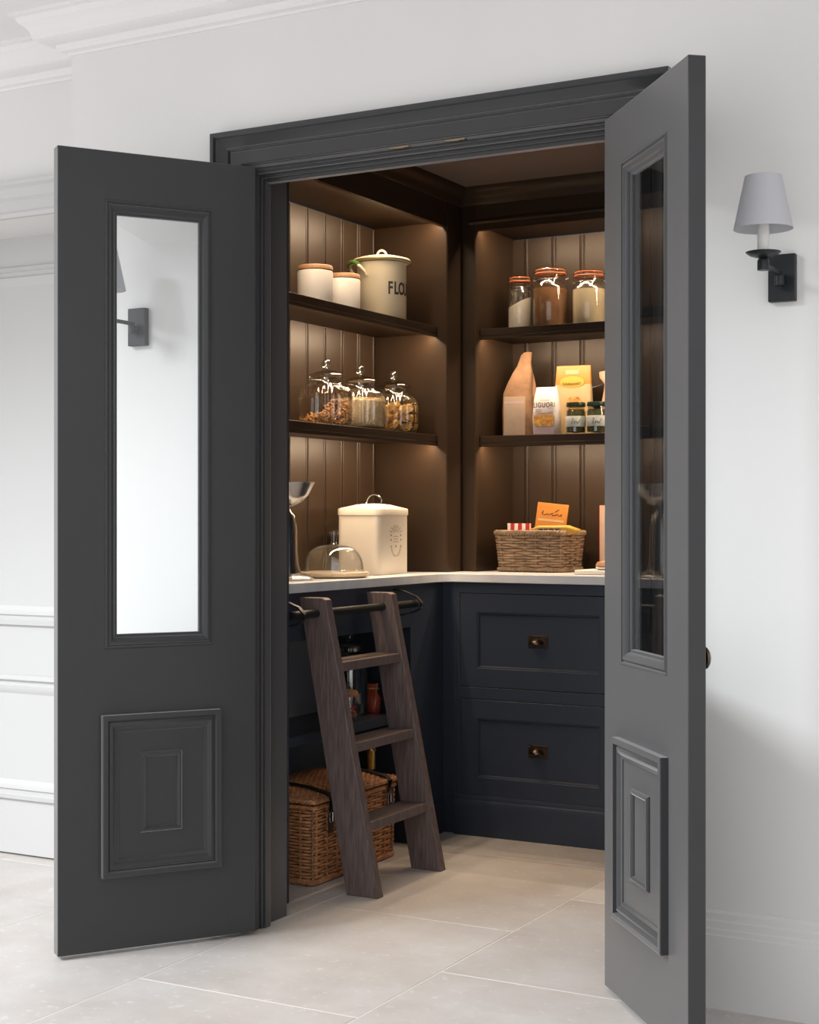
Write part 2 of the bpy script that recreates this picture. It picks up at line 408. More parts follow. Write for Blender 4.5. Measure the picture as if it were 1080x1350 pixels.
# dark pantry shell
pf = MB().box(-1.10, -.62, .12, .325, 0, 2.32).box(.62, 1.10, .12, .325, 0, 2.32).box(-.62, -.576, .12, .20, 0, 2.32).box(.576, .62, .12, .20, 0, 2.32).box(-.62, .62, .12, .20, 2.07, 2.32)
o = pf.build('wall_front', M['inner'], bevel=.002); struct(o, 'dark painted wall ends just inside the pantry doorway', 'wall')
o = MB().box(-1.10, -1.03, .325, 2.04, 0, 2.32).build('wall_side_left', M['inner']); struct(o, 'dark pantry side wall behind the left shelves', 'wall')
o = MB().box(.74, .80, .325, 2.04, 0, 2.32).build('wall_side_right', M['inner']); struct(o, 'dark plain pantry side wall at right', 'wall')
o = MB().box(-1.10, .80, 1.96, 2.04, 0, 2.32).build('wall_far', M['inner']); struct(o, 'dark pantry end wall behind the back shelves', 'wall')
o = MB().box(-1.10, .80, .12, 2.04, 2.30, 2.36).build('ceiling_pantry', M['pceil']); struct(o, 'dark pantry ceiling above the shelves', 'ceiling')

# ------------------------------------------------------------------ double doors
def make_door(name, label, H, ang, s):
    r = thing(name, label, 'door', (H[0], H[1], 0), ang); r['kind'] = 'structure'
    T = .038; W = .527; Z0, Z1 = .010, 2.033
    vb = -s*T
    MB().slab_hole((0, .118, .406, W), (Z0, .774, 1.909, Z1), 0, vb, {(1, 1)}).build('leaf', M['paint'], r, bevel=.0018)
    gp = [(0, -.002), (0, .0008), (.0035, .0012), (.0055, -.0045), (.009, -.0045), (.0105, .0002), (.015, .0008), (.020, -.0012), (.0245, -.005), (.027, -.0095), (.0275, -.0125), (.033, -.0125), (.0345, -.0145), (.0345, -.0185)]
    m = MB(); m.frame(.118, .406, .774, 1.909, gp, 0, s); m.frame(.118, .406, .774, 1.909, gp, vb, -s)
    m.build('glazing_moulding', M['paint'], r, smooth=28)
    MB().box(.140, .384, min(-s*.017, -s*.021), max(-s*.017, -s*.021), .796, 1.887).build('glass_pane', M['glass'], r, smooth=0)
    pp = [(0, -.002), (0, .017), (.002, .019), (.013, .019), (.0145, .006), (.0175, .006), (.0195, .0125), (.026, .0145), (.031, .0125), (.036, .008), (.041, .0075), (.044, .0065), (.045, .0035)]
    m = MB(); m.frame(.102, .417, .196, .606, pp, 0, s, True)
    pan = m.build('raised_panel', M['paint'], r, smooth=28)
    bp = [(0, .003), (0, .006), (.0035, .0115), (.008, .012), (.012, .009), (.014, .005), (.014, .003)]
    m = MB(); m.frame(.205, .317, .302, .507, bp, 0, s); m.build('panel_bead', M['paint'], pan, smooth=40)
    m = MB(); m.frame(.102, .417, .196, .606, pp, vb, -s, True); m.build('outer_panel', M['paint'], r, smooth=28)
    # knob on the outer face
    m = MB(); m.lathe([(0, 0), (.024, 0), (.025, .003), (.022, .005), (.013, .007), (.013, .010), (.021, .012), (.0225, .016), (.018, .020), (.008, .022), (0, .0225)], 24)
    m.xf(Matrix.Rotation((PI/2 if s > 0 else -PI/2), 4, 'X')); m.xf(Matrix.Translation((.486, vb, .818)))
    m.build('knob', M['bronze'], r)
    for z in (.25, 1.02, 1.80):
        MB().tube([(-.006, vb*.9, z-.045), (-.006, vb*.9, z+.045)], .006, 10).build('hinge', M['iron'], r)
    return r
make_door('door_1', 'left dark grey door swung open, clear glass over a square raised panel', (-.510, -.005), math.atan2(-.83, -.558), 1)
make_door('door_2', 'right dark grey door swung open, seen nearly edge-on with bronze knob', (.474, 0), math.atan2(-.766, .643), -1)

# ------------------------------------------------------------------ shelving
Zs = (1.793, 1.4035); ZW = .912; ZT = 2.16
# tongue and groove board section
def board_prof(wd):
    t = .012; P = [(.001, 0), (.001, t-.002), (.003, t), (wd-.019, t), (wd-.018, t-.006), (wd-.0145, t-.006)]
    for i in range(7):
        a = PI - PI*i/6; P.append((wd-.0085 + .0055*math.cos(a), t-.005 + .005*math.sin(a)))
    P += [(wd-.001, t-.006), (wd-.001, 0)]
    return P
PW = .1135
def boards(parent, axis, start, end, face):
    b = base(parent)
    x = start; first = None
    while x < end - .01:
        wd = min(PW, end - x)
        if wd < .05: break
        if first is None or wd < PW - 1e-4:
            m = MB(); m.prism(board_prof(wd), 0, ZT - ZW - .001, 'z')
            if axis == 'y': m.xf(Matrix(((0, 1, 0, 0), (1, 0, 0, 0), (0, 0, 1, 0), (0, 0, 0, 1))))    # along +y, proud to +x
            else: m.xf(Matrix(((1, 0, 0, 0), (0, -1, 0, 0), (0, 0, 1, 0), (0, 0, 0, 1))))              # along +x, proud to -y
            o = m.build('back_board', M['upper'], parent, smooth=35)
            if first is None: first = o
        else: o = first.copy(); C.objects.link(o)
        p = (face - .012, x, ZW) if axis == 'y' else (x, face + .012, ZW)
        o.location = Vector(p) - b
        x += PW
def led(parent, x0, x1, y0, y1, z):
    # a slim angled strip tucked behind the shelf lip, its diffuser tilted towards the backboards
    m = MB(); d = .010
    if x1-x0 < y1-y0: m.strip([[(x1, y0, z-d), (x0, y0, z-.001)], [(x1, y1, z-d), (x0, y1, z-.001)]])
    else: m.strip([[(x0, y0, z-d), (x0, y1, z-.001)], [(x1, y0, z-d), (x1, y1, z-.001)]])
    m.build('led_strip', M['led'], parent, True, 0)

L = thing('shelving_unit', 'dark wall shelving along the left pantry wall with lit beaded backboards', 'shelves', (-.87, .95, ZW), 0, 'pantry shelving')
boards(L, 'y', 1.499 - 11*PW + PW, 1.505, -1.015)
MB().prism([(-1.03, 1.51), (-.728, 1.51), (-.724, 1.514), (-.724, 1.62), (-.724, 1.64), (-1.03, 1.64)], ZW, 2.30, 'z').build('end_panel', M['upper'], L, True, 40, .001)
box('header', M['upper'], L, -.744, -.724, .325, 1.51, ZT-.014, 2.30)
box('soffit', M['upper'], L, -1.03, -.744, .325, 1.51, ZT+.006, ZT+.025)
box('side_panel', M['upper'], L, -1.03, -.724, .325, .338, ZW, ZT)
for zt in Zs:
    m = MB().box(-1.015, -.764, .339, 1.509, zt-.026, zt).box(-.770, -.764, .339, 1.509, zt-.039, zt-.026)
    m.build('shelf', M['upper'], L, True, 40, .002)
    led(L, -.786, -.772, .36, 1.495, zt-.026)
led(L, -.762, -.748, .36, 1.495, ZT+.006)
cz = [(0, 2.235), (.006, 2.237), (.010, 2.245), (.012, 2.258), (.018, 2.268), (.028, 2.276), (.034, 2.288), (.036, 2.30), (0, 2.30)]
MB().strip([[(-.724 + d, y + (-d if y > 1 else 0), z) for d, z in cz] for y in (.325, 1.62)])
m = MB(); m.strip([[(-.724 + d, y + (-d if y > 1 else 0), z) for d, z in cz] for y in (.325, 1.62)]); m.build('cornice', M['upper'], L, True, 25)

B = thing('shelving_unit', 'dark wall shelving across the back of the pantry with lit beaded backboards', 'shelves', (0, 1.8, ZW), 0, 'pantry shelving')
boards(B, 'x', -.601 - PW, .70, 1.94)
MB().prism([(-.722, 1.622), (-.670, 1.622), (-.666, 1.626), (-.666, 1.955), (-.722, 1.955)], ZW, 2.30, 'z').build('side_panel', M['upper'], B, True, 40, .001)
MB().prism([(.722, 1.622), (.670, 1.622), (.666, 1.626), (.666, 1.955), (.722, 1.955)], ZW, 2.30, 'z').build('side_panel', M['upper'], B, True, 40, .001)
box('header', M['upper'], B, -.666, .666, 1.622, 1.642, ZT-.014, 2.30)
box('soffit', M['upper'], B, -.666, .666, 1.642, 1.955, ZT+.006, ZT+.025)
for zt in Zs:
    m = MB().box(-.665, .665, 1.652, 1.939, zt-.026, zt).box(-.665, .665, 1.652, 1.658, zt-.039, zt-.026)
    m.build('shelf', M['upper'], B, True, 40, .002)
    led(B, -.650, .650, 1.660, 1.674, zt-.026)
led(B, -.650, .650, 1.644, 1.658, ZT+.006)
m = MB(); m.strip([[(x + (d if x < 0 else -d), 1.62 - d, z) for d, z in cz] for x in (-.724, .724)]); m.build('cornice', M['upper'], B, True, 25)
m = MB(); m.strip([[(x, 1.622 - d, z) for d, z in ((0, 2.168), (.005, 2.169), (.008, 2.176), (.004, 2.186), (0, 2.188))] for x in (-.69, .69)]); m.build('header_bead', M['upper'], B, True, 25)

# worktop: one continuous L
pts = [(-1.029, .326), (-.68, .326)]
for i in range(7):
    a = PI - (PI/2)*i/6   # rounded inside corner
    pts.append((-.64 + .04*math.cos(a), 1.37 + .04*math.sin(a)))
pts += [(.738, 1.41), (.738, 1.957), (-1.029, 1.957)]
wt = MB().prism(pts, ZW-.030, ZW-.0005, 'z').build('worktop', M['marble'], bevel=.002)
tag(wt, 'pale veined stone worktop running round the pantry corner', 'worktop')

# ------------------------------------------------------------------ base units
BU = thing('base_unit', 'open dark base unit under the left worktop behind the ladder', 'cabinet', (-.85, .9, 0))
box('apron', M['inner'], BU, -.722, -.702, .327, 1.199, .735, .881)
box('back_panel', M['backgrey'], BU, -1.029, -1.012, .327, 1.2, 0, .881)
box('shelf', M['inner'], BU, -1.011, -.745, .327, 1.199, .41, .44)
box('corner_panel', M['inner'], BU, -1.029, -.702, 1.2, 1.45, .0, .881)
box('plinth', M['inner'], BU, -.7018, -.690, 1.2, 1.416, 0, .11)
box('filler', M['inner'], BU, -.7018, -.6525, 1.431, 1.449, 0, .881)

DW = [(0, -.020), (0, -.001), (.001, 0), (.064, 0), (.066, -.003), (.069, -.003), (.073, -.011)]
def pull(parent, x, y, z):
    m = MB().box(x-.0365, x+.0365, y-.003, y, z-.0215, z+.0215)
    m.sphere((x-.004, y-.003, z-.006), .027, .026, .019, 20, 12, -.25)
    for sx in (-.031, .031): m.sphere((x+sx, y-.004, z+.014), .0028, .0028, .0028, 8, 6)
    return m.build('cup_pull', M['bronze'], parent, True, 50, .0006)
def drawer_cab(x0, x1, label):
    c = thing('drawer_cabinet', label, 'cabinet', ((x0+x1)/2, 1.65, 0), 0, 'drawer cabinets on the back wall')
    yf = 1.43; xa, xb = x0+.021, x1-.021
    m = MB(); m.slab_hole((x0, xa-.002, xb+.002, x1), (.10, .136, .475, .516, .844, .8805), yf, yf+.02, {(1, 1), (1, 3)})
    m.build('face_frame', M['inner'], c, True, 40, .0012)
    box('carcass', M['core'], c, x0+.002, x1-.002, yf+.022, 1.955, .05, .875)
    m = MB(); m.strip([[(x, yf - d, z) for d, z in ((0, .140), (.004, .139), (.007, .132), (.007, .124), (.011, .118), (.013, .106), (.013, 0), (0, 0))] for x in (x0, x1)])
    m.build('plinth', M['inner'], c, True, 25)
    for (a, b) in ((.138, .473), (.518, .842)):
        m = MB(); m.frame(xa, xb, a, b, DW, yf, -1, True); d = m.build('drawer', M['inner'], c, True, 25)
        pull(d, (xa+xb)/2, yf+.011, (a+b)/2 + .001)
    return c
drawer_cab(-.652, -.024, 'dark two-drawer cabinet with bronze cup pulls beside the ladder')
drawer_cab(-.022, .606, 'dark two-drawer cabinet mostly hidden behind the right door')

# ------------------------------------------------------------------ ladder and its rail
rl = thing('ladder_rail', 'dark metal ladder rail fixed below the left worktop', 'rail', (-.62, .7, .82))
MB().tube([(-.628, .345, .822), (-.628, 1.10, .822)], .0125, 14).build('rod', M['iron'], rl, True)
for y in (.372, 1.085):
    P = [(-.702, y, .868), (-.665, y, .862), (-.618, y, .845), (-.598, y, .826), (-.601, y, .810), (-.622, y, .797), (-.66, y, .786), (-.702, y, .780)]
    MB().tube(P, .01, 4, flat=(.011, .0035)).build('bracket', M['iron'], rl, True)
ld = thing('library_ladder', 'dark stained wooden ladder with flat treads leaning on the rail', 'ladder', (-.5, .69, 0))
def xf_(z): return -.418 - .207*z
for y in (.483, .877):
    MB().prism([(xf_(0)-.106, 0), (xf_(0), 0), (xf_(.862), .862), (xf_(.862)-.012, .868), (xf_(.862)-.092, .868)], y, y+.034, 'y').build('stile', M['ladder'], ld, True, 40, .002)
for z in (.677, .441, .212):
    f_ = xf_(z)-.004
    MB().box(f_-.092, f_, .517, .877, z-.028, z).build('tread', M['ladder'], ld, True, 40, .002)

# ------------------------------------------------------------------ wicker
def rrect(wd, dp, r, n_side):
    """points around a rounded rectangle centred at the origin, evenly spaced, with normals"""
    per = []
    hw, hd = wd/2, dp/2
    segs = [((-hw+r, -hd), (hw-r, -hd)), ((hw, -hd+r), (hw, hd-r)), ((hw-r, hd), (-hw+r, hd)), ((-hw, hd-r), (-hw, -hd+r))]
    cs = [(hw-r, -hd+r, -PI/2), (hw-r, hd-r, 0), (-hw+r, hd-r, PI/2), (-hw+r, -hd+r, PI)]
    pts = []
    for (a, b), (cx_, cy_, st) in zip(segs, cs):
        ln = math.hypot(b[0]-a[0], b[1]-a[1]); N = max(4, int(ln/.004))
        pts += [(a[0]+(b[0]-a[0])*i/N, a[1]+(b[1]-a[1])*i/N) for i in range(N)]
        pts += [(cx_+r*math.cos(st+PI/2*i/6), cy_+r*math.sin(st+PI/2*i/6)) for i in range(6)]
    # resample
    L_ = [0]
    for i in range(len(pts)):
        a, b = pts[i], pts[(i+1) % len(pts)]; L_.append(L_[-1]+math.hypot(b[0]-a[0], b[1]-a[1]))
    tot = L_[-1]; out = []; j = 0
    for k in range(n_side):
        t = tot*k/n_side
        while L_[j+1] < t: j += 1
        a, b = pts[j % len(pts)], pts[(j+1) % len(pts)]
        q = (t-L_[j])/max(1e-9, L_[j+1]-L_[j]); p = (a[0]+(b[0]-a[0])*q, a[1]+(b[1]-a[1])*q)
        tx, ty = b[0]-a[0], b[1]-a[1]; l = math.hypot(tx, ty) or 1
        out.append((p[0], p[1], ty/l, -tx/l))
    return out
def weave(parent, wd, dp, h, rows, stakes, r, flare, mat, amp, z0=0, jig=0.0, rad=.012):
    n = stakes*2
    m = MB()
    for i in range(rows):
        z = z0 + (i+.5)*h/rows; k = 1 + flare*(z-z0)/h
        P = []
        for q, (x, y, nx, ny) in enumerate(rrect(wd*k, dp*k, rad, n)):
            s_ = 0 if q % 2 else (1 if ((q//2 + i) % 2 == 0) else -1)
            jz = random.uniform(-jig, jig)
            P.append((x+nx*amp*s_, y+ny*amp*s_, z+jz))
        m.tube(P, r, 5, True)
    stuff(m.build('weave', mat, parent, smooth=60))
    m = MB()
    A = rrect(wd, dp, rad, n); Bq = rrect(wd*(1+flare), dp*(1+flare), rad, n)
    for q in range(0, n, 2): m.tube([(A[q][0], A[q][1], z0), (Bq[q][0], Bq[q][1], z0+h)], r*.9, 5)
    stuff(m.build('stakes', mat, parent, smooth=60))
def braid(parent, name, wd, dp, z, r, mat, turns, rad=.012, amp=None):
    amp = amp or r*.8; n = turns*8; ring = rrect(wd, dp, rad, n); m = MB()
    for s_ in range(3):
        P = []
        for q, (x, y, nx, ny) in enumerate(ring):
            a = 2*PI*q*turns/n + 2*PI*s_/3
            P.append((x+nx*amp*math.cos(a), y+ny*amp*math.cos(a), z+amp*math.sin(a)))
        m.tube(P, r, 5, True)
    return m.build(name, mat, parent, smooth=60)

hp = thing('picnic_hamper', 'honey brown wicker picnic hamper with leather straps on the floor', 'hamper', (-.81, .763, 0))
HW, HD, HH = .300, .496, .235
weave(hp, HW-.01, HD-.01, HH-.02, 22, 26, .0046, .02, M['wicker'], .0058, .012)
MB().box(-HW/2+.010, HW/2-.010, -HD/2+.010, HD/2-.010, .006, HH-.004).build('shade_core', M['core'], hp, smooth=0)  # added dark core, so gaps in the hamper weave read as shaded
braid(hp, 'base_braid', HW-.006, HD-.006, .010, .005, M['wicker'], 46)
braid(hp, 'rim_braid', HW+.004, HD+.004, HH, .0048, M['wicker'], 48)
for sx in (-1, 1):
    for sy in (-1, 1):
        P = []
        for i in range(60):
            z = .005 + (HH-.01)*i/59; a = i*1.5
            P.append((sx*(HW/2-.006+.003*z/HH)+.0025*math.cos(a), sy*(HD/2-.006+.004*z/HH)+.0025*math.sin(a), z))
        MB().tube(P, .0048, 5).build('corner_post', M['wicker_pale'], hp, smooth=60)
# lid: woven, slightly domed
lid = braid(hp, 'lid', HW+.012, HD+.012, HH+.020, .0055, M['wicker'], 44)
def dome(x, y): return HH+.024 + .026*max(0, 1-(2*x/HW)**2)*max(0, 1-(2*y/HD)**4)
m = MB()
nx_ = 34
for i in range(nx_):
    x = -HW/2 + HW*(i+.5)/nx_; P = []
    for q in range(61):
        y = -HD/2 + HD*q/60; s_ = 0 if q % 2 else (1 if (q//2+i) % 2 else -1)
        P.append((x, y, dome(x, y)+.004*s_))
    m.tube(P, .0042, 5)
for q in range(0, 61, 2):
    y = -HD/2 + HD*q/60
    m.tube([(-HW/2+HW*i/12, y, dome(-HW/2+HW*i/12, y)) for i in range(13)], .0036, 5)
stuff(m.build('lid_weave', M['wicker'], lid, smooth=60))
m = MB(); g = [[(-HW/2+HW*i/12, -HD/2+HD*j/12, dome(-HW/2+HW*i/12, -HD/2+HD*j/12)-.007) for j in range(13)] for i in range(13)]
m.strip(g); m.build('lid_shade_sheet', M['core'], lid)  # added dark sheet painting the shade under the lid weave
for y in (-.168, .190):
    P = [(-.02, dome(0, y)+.010), (.08, dome(.08, y)+.010), (HW/2+.002, HH+.034), (HW/2+.016, HH+.022), (HW/2+.016, HH-.02), (HW/2+.013, HH-.085)]
    m = MB(); m.tube([(a, y, b) for a, b in P], .01, 4, flat=(.017, .003)); st = m.build('strap', M['leather'], hp)
    m = MB(); bz = HH-.035
    m.tube([(HW/2+.019, y-.016, bz-.014), (HW/2+.019, y+.016, bz-.014), (HW/2+.019, y+.016, bz+.014), (HW/2+.019, y-.016, bz+.014)], .0022, 6, True)
    m.tube([(HW/2+.020, y, bz-.014), (HW/2+.020, y, bz+.014)], .0018, 6); m.build('buckle', M['steel'], st)

# ------------------------------------------------------------------ under-counter jars and bottles (shelf top z .44)
def sweets_fill(parent, r, h, n, sz, mat, z0=.006):
    m = MB()
    for _ in range(n):
        a = random.uniform(0, 2*PI); q = (r-sz)*math.sqrt(random.random())
        m.sphere((q*math.cos(a), q*math.sin(a), z0+sz+random.random()*(h-2*sz)), sz*random.uniform(.8, 1.1), sz*random.uniform(.7, 1), sz*random.uniform(.6, .9), 8, 6)
    return stuff(m.build('sweets', mat, parent, smooth=60))
t = thing('storage_jar', 'tall clear glass storage jar on the low shelf behind the ladder', 'jar', (-.885, 1.10, .4405))
pf = [(.0, 0), (.062, 0), (.066, .006), (.066, .185), (.060, .205), (.050, .215), (.052, .226), (.050, .226), (.047, .214), (.058, .203), (.063, .184), (.063, .008), (0, .006)]
MB().lathe(pf, 36).build('glass_body', M['lidglass'], t)
MB().lathe([(0, .007), (.060, .007), (.061, .012), (.061, .175), (.045, .188), (0, .19)], 36).build('contents', M['jarblue'], t)
MB().lathe([(0, .227), (.055, .227), (.057, .233), (.053, .240), (.03, .246), (.012, .247), (.010, .252), (.017, .258), (.018, .268), (.010, .276), (0, .277)], 30).build('lid', M['jarglass'], t)
t = thing('clip_top_jar', 'small clip-top jar of sweets with orange seal on the low shelf', 'jar', (-.800, .955, .4405))
MB().lathe([(0, 0), (.030, 0), (.033, .004), (.033, .055), (.027, .066), (.026, .078), (.029, .080), (.024, .080), (.024, .066), (.030, .054), (.030, .006), (0, .005)], 28).build('glass_body', M['jarglass'], t)
sweets_fill(t, .029, .048, 34, .0075, M['sweets'])
MB().lathe([(.024, .080), (.0315, .080), (.0325, .083), (.0315, .086), (.024, .086)], 28).build('rubber_seal', M['rubber'], t)
MB().lathe([(0, .086), (.030, .086), (.030, .094), (.024, .099), (0, .101)], 28).build('lid', M['lidwood'], t)
t = thing('sweet_packet', 'red and gold packet of sweets on the low shelf by the tall jar', 'packet', (-.83, 1.168, .4405), .4)
MB().loft([(0, .045, .030, 0, 0, 0), (.02, .050, .034, 0, 0, 0), (.05, .046, .030, 0, 0, 0), (.072, .034, .016, 0, 0, 0), (.082, .030, .004, 0, 0, 0), (.098, .034, .003, 0, 0, 0)], 28, 3).jitter(.004, 60).build('wrapper', M['sweets'], t)
MB().tube([(-.018, 0, .082), (.018, 0, .083)], .003, 6).build('tie', M['gold'], t)
for (x, y, r, h, lab, mt) in ((-.985, .98, .036, .335, 'dark wine bottle with gold foil neck behind the hamper', M['gold']), (-.985, 1.09, .034, .33, 'dark wine bottle with dull brown neck behind the hamper', M['bronze'])):
    t = thing('wine_bottle', lab, 'bottle', (x+.012, y+.19 if y > 1 else y+.21, 0), 0, 'bottles behind the hamper')
    t.location = (-.835, 1.155, 0) if mt is M['bronze'] else (-.785, 1.075, 0)
    MB().lathe([(0, .0), (r, 0), (r+.001, .004), (r+.001, h*.58), (r*.8, h*.66), (.015, h*.76), (.0135, h*.80)], 26).build('glass_body', M['wine'], t)
    MB().lathe([(.0138, h*.775), (.0142, h*.96), (.0155, h*.965), (.0155, h*.985), (.0145, h), (0, h+.001)], 22).build('foil_neck', mt, t)
    MB().lathe([(r+.0016, h*.2), (r+.0016, h*.48)], 26).build('paper_label', M['paperlabel'], t)

# ------------------------------------------------------------------ left worktop
t = thing('kitchen_scale', 'steel kitchen scale with a shallow bowl half hidden at the left', 'scale', (-.835, .630, ZW))
MB().lathe([(0, 0), (.085, 0), (.087, .006), (.078, .014), (.050, .022), (.042, .045), (.038, .09), (.036, .16), (.030, .20), (.018, .212), (.014, .228)], 36).build('pedestal', M['steel'], t)
MB().lathe([(r*.86, z) for r, z in ((0, .228), (.03, .228), (.058, .240), (.084, .264), (.104, .300), (.107, .3035), (.105, .304), (.101, .300), (.081, .267), (.056, .244), (.03, .2325), (0, .2325))], 44).build('bowl', M['steel'], t)
m = MB(); m.lathe([(0, 0), (.028, 0), (.030, .003), (.028, .006), (0, .006)], 28); m.xf(Matrix.Translation((-.012, -.037, .11)) @ Matrix.Rotation(PI/2, 4, 'X')); m.build('dial', M['ceramic'], t)

t = thing('glass_cloche', 'round pale serving board with a glass dome cover', 'cloche', (-.815, .885, ZW))
MB().lathe([(0, 0), (.098, 0), (.112, .006), (.116, .012), (.115, .017), (.110, .019), (0, .018)], 48).build('board', M['plate'], t)
pr = []
R_ = .097
for i in range(15):
    a = PI/2*i/14; pr.append((R_*math.cos(a)**.62 if i < 14 else .006, .026 + .082*math.sin(a)))
outer = [(R_+.003, .0195), (R_+.003, .024)] + pr
inner = [(max(0.001, r-.0022), z-.0016) for r, z in pr][::-1] + [(R_-.0022, .0195)]
MB().lathe(outer+inner+[(R_+.003, .0195)], 52).build('dome', M['jarglass'], t)
MB().lathe([(0, .1065), (.014, .1075), (.009, .114), (.008, .122), (.013, .134), (.0165, .144), (.014, .1505), (.006, .1525), (0, .153)], 26).build('knob', M['lidglass'], t)

BN = thing('storage_bin', 'cream enamelled storage bin with lid, loop handle and grey emblem', 'bin', (-.868, 1.232, ZW), math.radians(5))
m = MB(); m.loft([(0, .155, .255, 0, 0, 0), (.004, .160, .260, 0, 0, 0), (.205, .160, .260, 0, 0, 0)], 64, 9); m.build('body', M['cream'], BN, smooth=50)
m = MB(); m.loft([(.203, .170, .270, 0, 0, 0), (.2035, .173, .273, 0, 0, 0), (.222, .173, .273, 0, 0, 0), (.226, .169, .269, 0, 0, 0), (.232, .130, .215, 0, 0, 0), (.240, .080, .13, 0, 0, 0), (.243, .035, .06, 0, 0, 0), (.2435, .004, .004, 0, 0, 0)], 64, 6)
bl = m.build('lid', M['cream'], BN, smooth=50)
P = [(-.030, 0, .240)] + [(.029*math.sin(-PI/2+PI*i/12), .006, .246+.030*math.cos(-PI/2+PI*i/12)) for i in range(13)] + [(.030, 0, .240)]
MB().tube(P, .0032, 8).build('handle', M['steel'], bl)
# emblem on the long +x face: fan of ticks, lines, two dots, shield curve
m = MB(); fx = .0806
def bar(y, z, ly, lz, rot=0):
    c_, s_ = math.cos(rot), math.sin(rot); q = []
    for a, b in ((-1, -1), (1, -1), (1, 1), (-1, 1)): q.append((y + a*ly/2*c_ - b*lz/2*s_, z + a*ly/2*s_ + b*lz/2*c_))
    m.prism(q, fx-.001, fx+.0003, 'x')
cy_, cz_ = .012, .118
for i in range(7):
    a = PI/2 + (i-3)*.36; bar(cy_+.030*math.cos(a), cz_+.014+.032*math.sin(a), .0022, .013, a-PI/2)
for i in range(5):
    a = PI/2 + (i-2)*.4; bar(cy_+.017*math.cos(a), cz_+.014+.02*math.sin(a), .0018, .008, a-PI/2)
for s_ in (-1, 1):
    for dz in (.016, .0, -.022): bar(cy_+s_*.026, cz_+dz, .006, .005, .6*s_)
    for i in range(7):
        a = PI + .2 + i*.2; bar(cy_-s_*.024*math.cos(a), cz_-.022+.034*math.sin(a), .0015, .007, s_*(a-PI)*1.0)
for dz, ly in ((.012, .026), (.003, .020), (-.006, .026)): bar(cy_, cz_+dz, ly, .0022)
bar(cy_, cz_-.022, .006, .007)
m.xf(Matrix.Translation((0, cy_, 0)) @ Matrix.Diagonal((1, 1.55, 1, 1)) @ Matrix.Translation((0, -cy_, 0)))
stuff(m.build('emblem', M['greyink'], BN, smooth=0))

